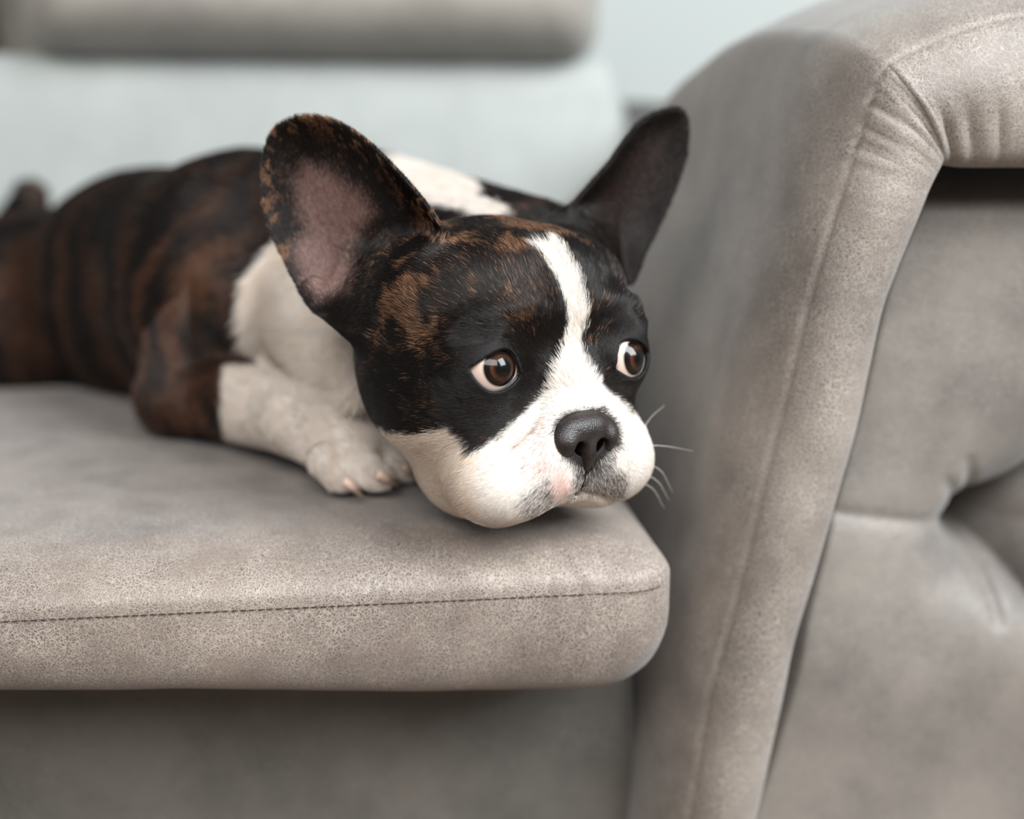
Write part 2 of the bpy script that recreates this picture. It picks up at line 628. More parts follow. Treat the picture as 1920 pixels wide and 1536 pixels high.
# left and top edges of the panel roll away behind the arch
zk = np.argsort(Es[:nm, 2])
aE = np.interp(GZ, Es[:nm][zk, 2], Es[:nm][zk, 0])
dl = GA - (aE + 0.0145)
Bm = Bm + 0.06 * np.clip(1 - dl / 0.009, 0, 3) ** 2.4
zE = on_front(1900, 302, B0)[2]
Bm = Bm + 0.05 * np.clip(1 - (zE - 0.004 - GZ) / 0.028, 0, 2) ** 2.2
V = np.column_stack([GA.ravel(), Bm.ravel(), GZ.ravel()])
ok = ((GA > aE - 0.012) & (GZ < zE + 0.02)).ravel()
Fq = grid_faces(na, nz)
Fq = Fq[ok[Fq].all(1)]
panel = mesh_obj('tufted_panel', V, Fq[:, ::-1].copy(), M_LEATHER_PANEL, SOFA)
# inner core behind the panel, closes the arm to the right
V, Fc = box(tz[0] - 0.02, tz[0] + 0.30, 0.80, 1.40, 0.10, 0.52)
mesh_obj('arm_core', V, Fc, M_LEATHER_SHADED, SOFA, smooth=False)

#DOG
# ================================================================== DOG
PSI = math.radians(34)
S_H = 1.05
HX = np.array([math.cos(PSI), math.sin(PSI), 0])      # towards picture right
HY = np.array([math.sin(PSI), -math.cos(PSI), 0])     # where the nose points
HZ = np.array([0, 0, 1.0])
HC = np.array([-0.0006, 0.6867, CAM_Z - 0.1376]) - HX * 0.006
HM = np.column_stack([HX, HY, HZ])


def h2w(p):                                            # head millimetres to world
    return HC + HM @ (np.asarray(p, float) * (S_H / 1000))


def w2h(P):
    return (P - HC) @ HM / (S_H / 1000)


def hpix(px, py, y=None, x=None):                      # pixel ray at a given head y (or x), in head millimetres
    d = ray(px, py)
    n, v = (HY, y) if y is not None else (HX, x)
    t = (v * S_H / 1000 + (HC - C0) @ n) / (d @ n)
    return w2h(C0 + d * t)


def axis(lo, hi, step):
    return np.arange(lo, hi - 1e-9, step)


gx = np.concatenate([axis(-0.56, -0.24, 0.005), axis(-0.24, -0.145, 0.003), axis(-0.145, -0.045, 0.0013), axis(-0.045, 0.075, 0.0008), axis(0.075, 0.135, 0.0013)])
gy = np.concatenate([axis(0.585, 0.600, 0.0013), axis(0.600, 0.672, 0.0008), axis(0.672, 0.84, 0.0013), axis(0.84, 0.92, 0.003), axis(0.92, 1.30, 0.005)])
gz = np.concatenate([axis(0.43, 0.452, 0.0016), axis(0.452, 0.575, 0.0009), axis(0.575, 0.70, 0.0014)])
FLD = np.full((len(gx), len(gy), len(gz)), 0.05, np.float32)


def smin(a, b, k):
    h = np.maximum(k - np.abs(a - b), 0) / k
    return np.minimum(a, b) - h * h * (k * 0.25)


def smax(a, b, k):
    return -smin(-a, -b, k)


def rotm(rx=0, ry=0, rz=0):
    rx, ry, rz = (math.radians(v) for v in (rx, ry, rz))
    X = np.array([[1, 0, 0], [0, math.cos(rx), -math.sin(rx)], [0, math.sin(rx), math.cos(rx)]])
    Y = np.array([[math.cos(ry), 0, math.sin(ry)], [0, 1, 0], [-math.sin(ry), 0, math.cos(ry)]])
    Z = np.array([[math.cos(rz), -math.sin(rz), 0], [math.sin(rz), math.cos(rz), 0], [0, 0, 1]])
    return Z @ Y @ X


class Ell:
    def __init__(s, c, r, R):
        s.c, s.r, s.R = np.asarray(c, float), np.asarray(r, float), R
        e = np.sqrt(((R * s.r) ** 2).sum(1))
        s.lo, s.hi = s.c - e, s.c + e

    def d(s, X, Y, Z):
        x, y, z = X - s.c[0], Y - s.c[1], Z - s.c[2]
        k0 = k1 = 0
        for j in range(3):
            q = (x * s.R[0, j] + y * s.R[1, j] + z * s.R[2, j]) / s.r[j]
            k0 = k0 + q * q
            k1 = k1 + (q / s.r[j]) ** 2
        k0 = np.sqrt(k0)
        return (k0 * (k0 - 1) / (np.sqrt(k1) + 1e-9)).astype(np.float32)


class Cone:
    """capsule whose radius runs from r0 to r1"""
    def __init__(s, a, b, r0, r1):
        s.a, s.b, s.r0, s.r1 = np.asarray(a, float), np.asarray(b, float), r0, r1
        s.lo = np.minimum(s.a - r0, s.b - r1)
        s.hi = np.maximum(s.a + r0, s.b + r1)

    def d(s, X, Y, Z):
        ab = s.b - s.a
        L2 = ab @ ab
        t = ((X - s.a[0]) * ab[0] + (Y - s.a[1]) * ab[1] + (Z - s.a[2]) * ab[2]) / L2
        t = np.clip(t, 0, 1)
        dx, dy, dz = X - s.a[0] - t * ab[0], Y - s.a[1] - t * ab[1], Z - s.a[2] - t * ab[2]
        return (np.sqrt(dx * dx + dy * dy + dz * dz) - (s.r0 + (s.r1 - s.r0) * t)).astype(np.float32)


def hell(c, r, rx=0, ry=0, rz=0):                      # ellipsoid in head millimetres
    return Ell(h2w(c), np.asarray(r) * S_H / 1000, HM @ rotm(rx, ry, rz))


def hcone(a, b, r0, r1):
    return Cone(h2w(a), h2w(b), r0 * S_H / 1000, r1 * S_H / 1000)


def poly_sd(px, py, poly):
    """signed distance to a closed polygon, negative inside"""
    poly = np.asarray(poly, float)
    d2 = np.full(np.shape(px), 1e12)
    ins = np.zeros(np.shape(px), bool)
    n = len(poly)
    for i in range(n):
        ax, ay = poly[i]
        bx, by = poly[(i + 1) % n]
        ex, ey = bx - ax, by - ay
        wx, wy = px - ax, py - ay
        t = np.clip((wx * ex + wy * ey) / (ex * ex + ey * ey + 1e-12), 0, 1)
        d2 = np.minimum(d2, (wx - ex * t) ** 2 + (wy - ey * t) ** 2)
        c = (ay > py) != (by > py)
        xi = ax + (py - ay) * ex / (ey if abs(ey) > 1e-9 else 1e-9)
        ins ^= c & (px < xi)
    d = np.sqrt(d2)
    return np.where(ins, -d, d)


class Ear:
    """a cupped shell: outline in its own plane (u, v), hollow pushed back along -w"""
    def __init__(s, px, origin, nrm, depth, th, lean=0.0):
        s.n = np.asarray(nrm, float) / np.linalg.norm(nrm)
        up = np.array([0, 0, 1.0])
        s.v = up - s.n * (up @ s.n)
        s.v /= np.linalg.norm(s.v)
        s.u = np.cross(s.v, s.n)
        s.o = np.asarray(origin, float)
        s.poly = []
        for x, y in catmull(px + [px[0]], 6 * len(px))[:-1]:
            q = PP(x, y, s.o, s.n) - s.o
            s.poly.append((q @ s.u, q @ s.v))
        s.poly = np.array(s.poly)
        s.depth, s.th = depth, th
        W = np.array([s.o + s.u * a + s.v * b for a, b in s.poly])
        W = np.vstack([W, W - s.n * (depth + 0.004), W + s.n * 0.004])
        s.lo, s.hi = W.min(0) - 0.003, W.max(0) + 0.003
        s.vmin, s.vmax = s.poly[:, 1].min(), s.poly[:, 1].max()

    def local(s, X, Y, Z):
        x, y, z = X - s.o[0], Y - s.o[1], Z - s.o[2]
        f = lambda a: x * a[0] + y * a[1] + z * a[2]
        return f(s.u), f(s.v), f(s.n)

    def d(s, X, Y, Z):
        u, v, w = np.broadcast_arrays(*s.local(X, Y, Z))
        sd = poly_sd(u, v, s.poly)
        inn = np.clip(-sd / 0.022, 0, 1)
        tv = np.clip((v - s.vmin) / (s.vmax - s.vmin), 0, 1)
        w0 = -s.depth * (1 - (1 - inn) ** 2) * (1.15 - 0.6 * tv)
        th = s.th * (0.75 + 0.5 * (1 - tv))
        shell = np.abs(w - w0) * 0.80 - th
        return smax(shell, sd + 0.001, 0.003).astype(np.float32)


# ---- eyes (head millimetres)
EYE_R = 13.6
EYES = {}
for nm_, (cx, cy), lat in (('L', (913, 690), -14.0), ('R', (1149, 671), 14.0)):
    c = hpix(cx, cy, y=46.0)
    w = math.radians(lat)
    fwd = np.array([math.sin(w), math.cos(w), 0.03])
    fwd /= np.linalg.norm(fwd)
    uu = np.cross(fwd, [0, 0, 1.0])
    uu = uu / np.linalg.norm(uu)
    if uu[0] < 0:
        uu = -uu
    sgn = 1 if nm_ == 'L' else -1                      # +: picture right is towards the nose
    vv = np.cross(uu, fwd)
    if vv[2] < 0:
        vv = -vv
    tl = math.radians(-10 * sgn)
    u2 = uu * math.cos(tl) + vv * math.sin(tl)
    v2 = -uu * math.sin(tl) + vv * math.cos(tl)
    EYES[nm_] = dict(c=c, f=fwd, u=u2, v=v2, s=sgn)


def almond(t, s):
    """lid edges: t in -1..1 from outer to inner corner (s=+1: inner corner at +u)"""
    q = t * s
    up = 9.3 * (1 - np.abs(q) ** 2.2) * (1 + 0.42 * q)
    lo = -8.0 * (1 - np.abs(q) ** 2.0) * (1 - 0.05 * q)
    return up, lo


AH = 11.4

# ---- body parts of the field
head = []
H = head.append
for sx in (-1, 1):
    H((hell((sx * (33 if sx > 0 else 36), 2, 34), (25, 36, 28)), 14))          # temples
    H((hell((sx * 37, 4, -3) if sx < 0 else (33, 2, -8), (29, 42, 33) if sx < 0 else (27, 40, 36)), 12))
    H((hell((sx * (30 if sx > 0 else 34), 38, 9), (20 if sx > 0 else 25, 19, 24)), 10))          # round the eyes          # cheeks
    H((hell((sx * 20, 10, -38), (27, 36, 27)), 12))         # jaw
H((hell((0, -12, 12), (62, 60, 58)), 12))                  # skull
H((hell((0, 22, 32), (44, 33, 34)), 14))                   # forehead
H((hell((0, 46, -22), (30, 22, 26)), 10))                  # muzzle
H((hell((0, 50, 0), (17, 13, 18)), 10))                    # bridge
for sx in (-1, 1):
    H((hell((sx * (26 if sx < 0 else 24), 45, -35), (27, 22, 22), 0, sx * 18, 0), 18))   # flews
    H((hell((sx * 31, 45, 29), (20, 12, 10), 0, sx * 14, -sx * 16), 8))   # brows
    H((hell((sx * 13, 60, -27), (12, 8, 15)), 7))                  # pads either side of the philtrum
H((hell((0, 36, -47), (17, 13, 8)), 4))                    # chin
for nm_, e in EYES.items():
    H((hell(e['c'], (16.0, 15.6, 15.4)), 7))               # lids

EAR_L = [(835, 432), (790, 368), (742, 312), (692, 262), (642, 226), (592, 210), (540, 214), (502, 240), (482, 290), (480, 345), (486, 400), (502, 452),
         (522, 492), (546, 540), (566, 575), (602, 602), (652, 620), (700, 622), (740, 560), (790, 500)]
EAR_R = [(1062, 392), (1098, 348), (1138, 302), (1165, 262), (1195, 226), (1230, 204), (1265, 196), (1288, 204), (1299, 235), (1296, 290), (1281, 340), (1261, 390),
         (1237, 440), (1216, 482), (1203, 518), (1188, 540), (1165, 520), (1130, 450)]
earL = Ear(EAR_L, h2w((-52, 6, 34)), (-0.42, -0.88, 0.12), 0.025, 0.0022)
earR = Ear(EAR_R, h2w((46, -12, 48)), (0.42, -0.90, 0.05), 0.015, 0.0022)
ears = [(earL, 9), (earR, 9),
        (hell((-53, -20, 38), (16, 14, 24), 0, 30, 0), 10), (hell((50, -16, 46), (18, 16, 24), 0, -25, 0), 10),
        (Cone(PP(574, 538, earL.o, earL.n) - earL.n * 0.006, PP(590, 572, earL.o, earL.n) - earL.n * 0.004, 0.0050, 0.0042), 1.5),
        (Cone(PP(612, 566, earL.o, earL.n) - earL.n * 0.010, PP(655, 590, earL.o, earL.n) - earL.n * 0.008, 0.009, 0.010), 5),
        (Cone(PP(625, 470, earL.o, earL.n) - earL.n * 0.0185, PP(606, 540, earL.o, earL.n) - earL.n * 0.013, 0.0035, 0.0050), 6)]

body = []
B = body.append
Z0 = CUSH_Z
B((Cone((-0.165, 0.905, Z0 + 0.080), (-0.255, 1.005, Z0 + 0.068), 0.083, 0.074), 40))
B((Cone((-0.255, 1.005, Z0 + 0.068), (-0.385, 1.125, Z0 + 0.040), 0.072, 0.056), 40))
B((Cone((-0.105, 0.885, Z0 + 0.080), (-0.165, 0.915, Z0 + 0.080), 0.064, 0.080), 30))
B((Cone((-0.020, 0.755, Z0 + 0.076), (-0.110, 0.885, Z0 + 0.088), 0.052, 0.064), 25))      # neck
B((Cone((0.005, 0.775, Z0 + 0.096), (-0.085, 0.880, Z0 + 0.103), 0.053, 0.064), 25))       # nape
B((Ell(PD(20, 600, 1.06), (0.075, 0.085, 0.075), rotm(0, 0, 40)), 30))                      # thigh
B((Cone(PD(662, 640, 0.742), PD(664, 742, 0.738), 0.009, 0.007), 25))                       # throat folds
B((Cone(PD(600, 620, 0.805), PD(612, 720, 0.790), 0.022, 0.014), 40))
B((Cone(PD(48, 410, 1.16), PD(58, 368, 1.15), 0.020, 0.013), 6))                           # tail

legs = []
Lg = legs.append
Lg((Cone(PD(425, 560, 0.872), PD(338, 742, 0.868), 0.044, 0.0270), 9))                     # upper arm
Lg((Cone(PD(345, 735, 0.868), PD(455, 752, 0.83), 0.0275, 0.0235), 6))                     # forearm
Lg((Cone(PD(455, 752, 0.83), PD(560, 785, 0.785), 0.0235, 0.0205), 3))
Lg((Cone(PD(560, 785, 0.785), PD(650, 838, 0.752), 0.0205, 0.0175), 3))
Lg((Cone((0.03, 0.83, Z0 + 0.05), (0.045, 0.775, Z0 + 0.022), 0.035, 0.021), 15))           # the other foreleg, tucked under the neck
Lg((Cone((0.045, 0.775, Z0 + 0.022), (0.03, 0.70, Z0 + 0.018), 0.021, 0.016), 8))
TOES = [((610, 862), (641, 902), 0.0092, 0.0074), ((655, 845), (703, 898), 0.0092, 0.0078), ((698, 832), (751, 882), 0.0088, 0.0074), ((722, 812), (766, 846), 0.0078, 0.006)]
toe_pts = []
for (a, b, r0, r1), za, zb in zip(TOES, (0.470, 0.473, 0.473, 0.472), (0.4592, 0.4600, 0.4590, 0.4585)):
    Pa, Pb = PZ(*a, za), PZ(*b, zb)
    toe_pts.append((Pa, Pb))
    Lg((Cone(Pa, Pb, r0, r1), 5))
    Lg((Cone(Pb - (Pb - Pa) * 0.25 + [0, 0, 0.001], Pb, r1, r1 * 1.04), 2))

GROUPS = {'head': head, 'ears': ears, 'body': body, 'legs': legs}


def sub(lo, hi, m):
    sl = []
    for g, a, b in zip((gx, gy, gz), lo, hi):
        i0, i1 = np.searchsorted(g, [a - m, b + m])
        sl.append(slice(max(0, i0 - 1), min(len(g), i1 + 1)))
    return tuple(sl)


def paint(prim, k, op='add'):
    k = k / 1000.0
    s = sub(prim.lo, prim.hi, k + 0.006)
    if any(q.stop - q.start < 2 for q in s):
        return
    X = gx[s[0]].astype(np.float32)[:, None, None]
    Y = gy[s[1]].astype(np.float32)[None, :, None]
    Z = gz[s[2]].astype(np.float32)[None, None, :]
    d = prim.d(X, Y, Z)
    if op == 'add':
        FLD[s] = smin(FLD[s], d, k)
    else:
        FLD[s] = smax(FLD[s], -d, k)


for grp in (body, legs, head, ears):
    for prim, k in grp:
        paint(prim, k)

# carved details: folds of the face
CARVE = []
for sx in (-1, 1):
    fold = [(sx * 17, 58.5, 3), (sx * 24, 60, -8), (sx * 32, 58, -16), (sx * 38, 56, -21)]
    fp = catmull(fold, 12)
    for a, b in zip(fp[:-1], fp[1:]):
        CARVE.append((hcone(a, b, 1.5, 1.5), 5))
    brow = catmull([(sx * 13, 60.5, 20), (sx * 22, 61, 29), (sx * 36, 57.5, 33), (sx * 50, 48, 29)], 9)
    for a, b in zip(brow[:-1], brow[1:]):
        CARVE.append((hcone(a, b, 2.3, 2.3), 6))
for sx in (-1, 1):
    CARVE.append((hell((sx * 21, 64.5, 24), (9, 6.5, 7)), 9))
fr = catmull([(0, 61, 18), (0, 59.5, 34), (0, 52, 50), (0, 38, 62)], 8)
for a, b in zip(fr[:-1], fr[1:]):
    CARVE.append((hcone(a, b, 1.5, 1.5), 10))
for a, b in zip(*(lambda q: (q[:-1], q[1:]))(catmull([(0, 68.5, -26), (0, 69, -34), (0, 66, -43), (0, 60, -46)], 8))):
    CARVE.append((hcone(a, b, 0.9, 1.0), 2.5))                    # philtrum
for sx in (-1, 1):                                                 # mouth line under the flews
    mp_ = catmull([(0, 64, -45), (sx * 12, 62, -49.5), (sx * 24, 56, -55), (sx * 36, 46, -60)], 8)
    for a, b in zip(mp_[:-1], mp_[1:]):
        CARVE.append((hcone(a, b, 1.2, 1.0), 2.5))
for prim, k in CARVE:
    paint(prim, k, 'cut')

paint(hell((-0.8, 60, -20.5), (12, 12, 8.5)), 1.5, 'cut')          # bed of the nose

# eye openings
for nm_, e in EYES.items():
    c = h2w(e['c'])
    r = 0.019
    s = sub(c - r, c + r, 0.002)
    X, Y, Z = np.meshgrid(gx[s[0]], gy[s[1]], gz[s[2]], indexing='ij')
    q = w2h(np.stack([X, Y, Z], -1)) - e['c']
    a, b, dpt = q @ e['u'], q @ e['v'], q @ e['f']
    up, lo = almond(np.clip(a / AH, -1, 1), e['s'])
    cut = np.maximum(np.maximum(b - up, lo - b), np.abs(a) - AH)
    cut = np.maximum(cut, 4.0 - dpt)
    rad = np.sqrt((q ** 2).sum(-1))
    FLD[s] = smax(FLD[s], (-cut * S_H / 1000).astype(np.float32), 0.0012)
    FLD[s] = smax(FLD[s], ((EYE_R - 0.4 - rad) * S_H / 1000).astype(np.float32), 0.0005)
# nothing of the dog sinks into the cushion
zf = (CUSH_Z + 0.0014 - gz).astype(np.float32)
FLD = smax(FLD, np.broadcast_to(zf[None, None, :], FLD.shape), 0.006)


# ---- surface nets on the uneven grid
def surface_nets(F, ax, ay, az):
    ins = F < 0
    c = np.zeros(tuple(n - 1 for n in F.shape), np.uint8)
    for i in (0, 1):
        for j in (0, 1):
            for k in (0, 1):
                c += ins[i:F.shape[0] - 1 + i, j:F.shape[1] - 1 + j, k:F.shape[2] - 1 + k]
    I, J, K = np.nonzero((c > 0) & (c < 8))
    idx = np.full(c.shape, -1, np.int32)
    idx[I, J, K] = np.arange(len(I))
    val = {}
    for i in (0, 1):
        for j in (0, 1):
            for k in (0, 1):
                val[i, j, k] = F[I + i, J + j, K + k]
    acc = np.zeros((len(I), 3))
    cnt = np.zeros(len(I))
    cs = list(val)
    for a in cs:
        for d in range(3):
            if a[d]:
                continue
            b = list(a)
            b[d] = 1
            b = tuple(b)
            va, vb = val[a], val[b]
            cr = (va < 0) != (vb < 0)
            t = np.where(cr, va / np.where(cr, va - vb, 1), 0)
            p = np.array(a, float)[None].repeat(len(I), 0)
            p[:, d] = t
            acc[cr] += p[cr]
            cnt[cr] += 1
    p = acc / cnt[:, None]
    V = np.column_stack([ax[I] + p[:, 0] * (ax[I + 1] - ax[I]), ay[J] + p[:, 1] * (ay[J + 1] - ay[J]), az[K] + p[:, 2] * (az[K + 1] - az[K])])
    Fs = []
    for d in range(3):
        s0 = [slice(1, -1)] * 3
        s0[d] = slice(0, -1)
        s1 = list(s0)
        s1[d] = slice(1, None)
        a, b = ins[tuple(s0)], ins[tuple(s1)]
        E = np.argwhere(a != b)
        fl = a[tuple(E.T)]
        off = np.ones(3, int)
        off[d] = 0
        E = E + off
        u, v = [(1, 2), (2, 0), (0, 1)][d]
        eu, ev = np.eye(3, dtype=int)[u], np.eye(3, dtype=int)[v]
        q = np.stack([idx[tuple((E - eu - ev).T)], idx[tuple((E - ev).T)], idx[tuple(E.T)], idx[tuple((E - eu).T)]], 1)
        q[~fl] = q[~fl][:, ::-1]
        Fs.append(q)
    return V, np.vstack(Fs)


def relax(V, Fq, it, w=0.5):
    e = np.vstack([Fq[:, [0, 1]], Fq[:, [1, 2]], Fq[:, [2, 3]], Fq[:, [3, 0]]])
    n = len(V)
    deg = np.bincount(e.ravel(), minlength=n).astype(float)
    for _ in range(it):
        S = np.zeros_like(V)
        for d in range(3):
            S[:, d] = np.bincount(e[:, 0], V[e[:, 1], d], n) + np.bincount(e[:, 1], V[e[:, 0], d], n)
        V = V + w * (S / deg[:, None] - V)
    return V


def vnormals(V, Fq):
    fn = np.cross(V[Fq[:, 2]] - V[Fq[:, 0]], V[Fq[:, 3]] - V[Fq[:, 1]])
    Nn = np.zeros_like(V)
    for k in range(4):
        for d in range(3):
            Nn[:, d] += np.bincount(Fq[:, k], fn[:, d], len(V))
    return Nn / (np.linalg.norm(Nn, axis=1)[:, None] + 1e-15)


DV, DF = surface_nets(FLD, gx, gy, gz)
# keep the one connected figure
par = np.arange(len(DV))
for _ in range(400):
    m = par[DF].min(1)
    new = par.copy()
    for k in range(4):
        np.minimum.at(new, DF[:, k], m)
    new = new[new]
    if (new == par).all():
        break
    par = new
keep = par == np.bincount(par).argmax()
ren = np.cumsum(keep) - 1
DF = ren[DF[keep[DF].all(1)]]
DV = DV[keep]
DV = relax(DV, DF, 2, 0.45)
DN = vnormals(DV, DF)
del FLD


def group_dist(prims, P):
    d = np.full(len(P), 1.0, np.float32)
    for prim, k in prims:
        m = ((P > prim.lo - 0.02) & (P < prim.hi + 0.02)).all(1)
        if m.any():
            d[m] = np.minimum(d[m], prim.d(P[m, 0], P[m, 1], P[m, 2]))
    return d


def which(P):
    D = np.stack([group_dist(GROUPS[g], P) for g in ('head', 'ears', 'body', 'legs')], 1)
    return D.argmin(1), D


#COAT
# ---- markings, in the coat itself (outlines of the white areas as measured on the dog)
W_FACE = [(1002, 461), (1015, 478), (1027, 492), (1050, 534), (1060, 576), (1063, 613), (1057, 651), (1046, 688), (1036, 717), (1015, 747), (986, 776), (957, 800),
          (930, 824), (905, 838), (878, 850), (868, 815), (846, 801), (815, 808), (780, 816), (745, 812), (690, 800), (650, 860), (700, 1010), (950, 1060), (1260, 1060), (1290, 860),
          (1210, 800), (1194, 780), (1169, 755), (1144, 734), (1119, 711), (1102, 688), (1090, 650), (1090, 630), (1104, 597), (1100, 559), (1088, 522), (1073, 488), (1060, 463), (1042, 447), (1022, 458)]
W_CHEST = [(540, 440), (502, 470), (462, 520), (446, 590), (456, 650), (470, 684), (415, 684), (410, 760), (411, 860), (560, 990), (830, 990), (830, 700), (740, 560), (640, 470)]
W_NAPE = [(728, 296), (790, 300), (850, 320), (905, 345), (915, 370), (960, 392), (974, 408), (930, 416), (880, 398), (825, 388), (780, 375), (740, 350)]
W_SIDE = [(1133, 452), (1150, 470), (1170, 505), (1188, 548), (1200, 592), (1180, 580), (1166, 540), (1150, 500)]      # paler streak on the far temple
D_MUZ = [(1046, 838), (1068, 866), (1080, 892), (1074, 912), (1092, 926), (1106, 930), (1126, 926), (1148, 938), (1172, 936), (1180, 905), (1172, 886), (1152, 876), (1152, 850), (1157, 800), (1100, 800)]
D_NTOP = [(1036, 812), (1040, 790), (1062, 772), (1096, 768), (1104, 762), (1132, 762), (1150, 780), (1162, 800), (1165, 840), (1100, 850)]
D_MUZ2 = [(1008, 905), (1040, 885), (1075, 900), (1080, 930), (1040, 948), (1000, 968), (975, 950), (985, 922)]
PINK = [(1040, 886), (1058, 882), (1072, 900), (1072, 922), (1058, 938), (1044, 932), (1034, 910)]
ROSE = [(968, 840), (1000, 800), (1040, 770), (1050, 800), (1040, 850), (1060, 880), (1010, 900), (975, 880)]
E_PINK = [(571, 309), (617, 325), (674, 363), (701, 401), (674, 432), (651, 471), (659, 509), (645, 545), (600, 560), (580, 545), (563, 501), (555, 463), (578, 432), (563, 394), (555, 348)]
E_RIM = EAR_L


def lin(r, g, b):
    return np.array(srgb(r, g, b))


C_WHITE = lin(236, 230, 225)
C_CREAM = lin(240, 222, 204)
C_BLACK = lin(17, 14, 14)
C_DARK = lin(31, 25, 22)
C_BROWN = lin(106, 73, 53)
C_TAN = lin(172, 130, 100)
C_RED = lin(93, 60, 42)
C_PINK = lin(226, 192, 184)
C_EARPINK = lin(128, 97, 90)
C_GREY = lin(74, 68, 66)


def coat(P, Nn, jit=None):
    """colour of the coat at points P; jit: per-hair random numbers for mixed hairs"""
    n = len(P)
    g, D = which(P)
    px, py, dep = project(P)
    toc = C0 - P
    face = (Nn * toc).sum(1) / np.linalg.norm(toc, axis=1)
    n1 = vnoise(P, 260.0) - 0.5
    n2 = vnoise(P + 3.1, 90.0) - 0.5
    jx = n1 * 5 + n2 * 4
    j = np.full(n, 0.5) if jit is None else jit[:, 0]
    j2 = np.full(n, 0.5) if jit is None else jit[:, 1]

    def inside(poly, w=4.0):
        m = np.zeros(n)
        poly = np.asarray(poly, float)
        b = (px > poly[:, 0].min() - 30) & (px < poly[:, 0].max() + 30) & (py > poly[:, 1].min() - 30) & (py < poly[:, 1].max() + 30)
        if b.any():
            sd = poly_sd(px[b], py[b], poly) + jx[b]
            m[b] = 1 - sstep(-w, w, sd)
        return m

    def put(col, mask, new):
        if jit is None:
            return col + (new - col) * mask[:, None]
        t = (mask > j)[:, None]
        return np.where(t, new, col)

    Lh = w2h(P)
    # ground colour: black-brown with brindle
    spine = (P[:, 0] * 0.70 - P[:, 1] * 0.70)
    warp = (vnoise(P * [1, 1, 0.6], 16.0) - 0.5) * 0.09 + (vnoise(P, 48.0) - 0.5) * 0.022
    stripe = np.sin((spine + warp) * 135.0) * 0.5 + 0.5
    br_body = sstep(0.40, 0.95, stripe * 0.75 + 0.55 * vnoise(P * [1, 1, 0.45] + 7, 30.0)) * (0.35 + 0.65 * vnoise(P + 2, 24.0))
    # warmer low on the flank, darker along the back
    br_body *= 0.35 + 0.65 * (1 - sstep(0.52, 0.60, P[:, 2]))
    br_head = sstep(0.56, 0.74, vnoise(P * [1, 1, 0.8] + 11, 55.0) * 0.6 + vnoise(P + 5, 190.0) * 0.5)
    up = sstep(12, 30, Lh[:, 2]) * (1 - 0.4 * sstep(66, 74, Lh[:, 2]))
    eyed = np.minimum(np.hypot(px - 940, py - 690), 1e3)
    br_head = br_head * np.clip(0.15 + 0.75 * up, 0, 1) * sstep(60, 120, eyed)
    br_head *= 1 - 0.75 * sstep(1098, 1125, px) * (g == 0)
    # brow and temple patches are the warmest
    for (cx, cy, rx, ry, a) in ((990, 545, 45, 40, 0.48), (830, 565, 30, 80, 0.28), (905, 470, 60, 40, 0.25)):
        br_head += a * np.exp(-(((px - cx) / rx) ** 2 + ((py - cy) / ry) ** 2)) * (0.3 + 0.9 * vnoise(P + 9, 150.0)) * (g == 0) * (face > 0)
    br_leg = sstep(0.42, 0.75, vnoise(P * [1, 1, 0.6] + 17, 42.0) * 0.7 + 0.3 * vnoise(P, 120.0)) * 0.85
    # shoulder and upper arm carry more tan
    sh = np.exp(-(((px - 390) / 75) ** 2 + ((py - 560) / 120) ** 2))
    br_leg = np.clip(br_leg * (0.7 + 0.8 * sh) + 0.15, 0, 1)
    br_body = np.clip(br_body + sh * 0.6 * sstep(0.45, 0.7, vnoise(P + 4, 45.0)), 0, 1)
    br_ear = sstep(0.50, 0.66, vnoise(P + 23, 210.0) * 0.55 + vnoise(P, 520.0) * 0.5)
    br_ear = br_ear * (1 - sstep(500, 580, py) * (px < 1000))
    wrim = np.clip(1 - np.abs(poly_sd(px, py, E_RIM)) / 46, 0, 1)
    br_ear = br_ear * (0.15 + 1.1 * wrim) * np.where(px > 1000, 0.25, 1.0)
    br_leg = np.maximum(br_leg, br_body)
    br = np.select([g == 0, g == 1, g == 2, g == 3], [br_head, br_ear, br_body, br_leg])
    br = np.clip(br, 0, 1)
    col = np.where((j2 > 0.4)[:, None], C_BLACK, C_DARK) if jit is not None else np.tile((C_BLACK + C_DARK) / 2, (n, 1))
    warm = np.where((j2 > 0.62)[:, None], C_TAN, C_BROWN) if jit is not None else np.tile(C_BROWN, (n, 1))
    warm = np.where(((g == 2) | (g == 3))[:, None], np.where((j2 > 0.8)[:, None], C_BROWN, C_RED * 0.95), warm)
    warm = np.where((g == 3)[:, None] & (j2 > 0.55)[:, None], C_BROWN * 1.1, warm)
    col = put(col, br * np.where(g >= 2, 0.9, 0.7), warm)
    if jit is not None:
        e1 = (g == 1) & (br * 0.8 > j)
        col[e1] = np.where((j2 > 0.5)[:, None], C_TAN, C_BROWN)[e1]
    # inside of the ear
    for ear in (earL, earR):
        u, v, w = ear.local(P[:, 0], P[:, 1], P[:, 2])
        f = (g == 1) & (Nn @ ear.n > 0.15)
        if ear is earL:
            m = inside(E_PINK, 24) * f
            col = put(col, np.clip(m * 0.85, 0, 1), C_EARPINK if jit is None else np.where((j2 > 0.6)[:, None], C_PINK * 0.5, C_EARPINK))
        else:
            sdv = poly_sd(u, v, ear.poly)
            m = (1 - sstep(-0.018, -0.007, sdv)) * f * 0.16
            col = put(col, m, C_EARPINK * 0.45)
    # white
    white = C_WHITE if jit is None else np.where((j2 > 0.8 - 0.6 * ((px < 900) & (py > 790)))[:, None], C_CREAM, C_WHITE)
    m = inside(W_FACE, 8) * (g == 0) * (Lh[:, 1] > -8)
    under = (g == 0) * (Lh[:, 2] < -42) * 1.0
    col = put(col, np.maximum(m, under), white)
    fm = (face > -0.15)
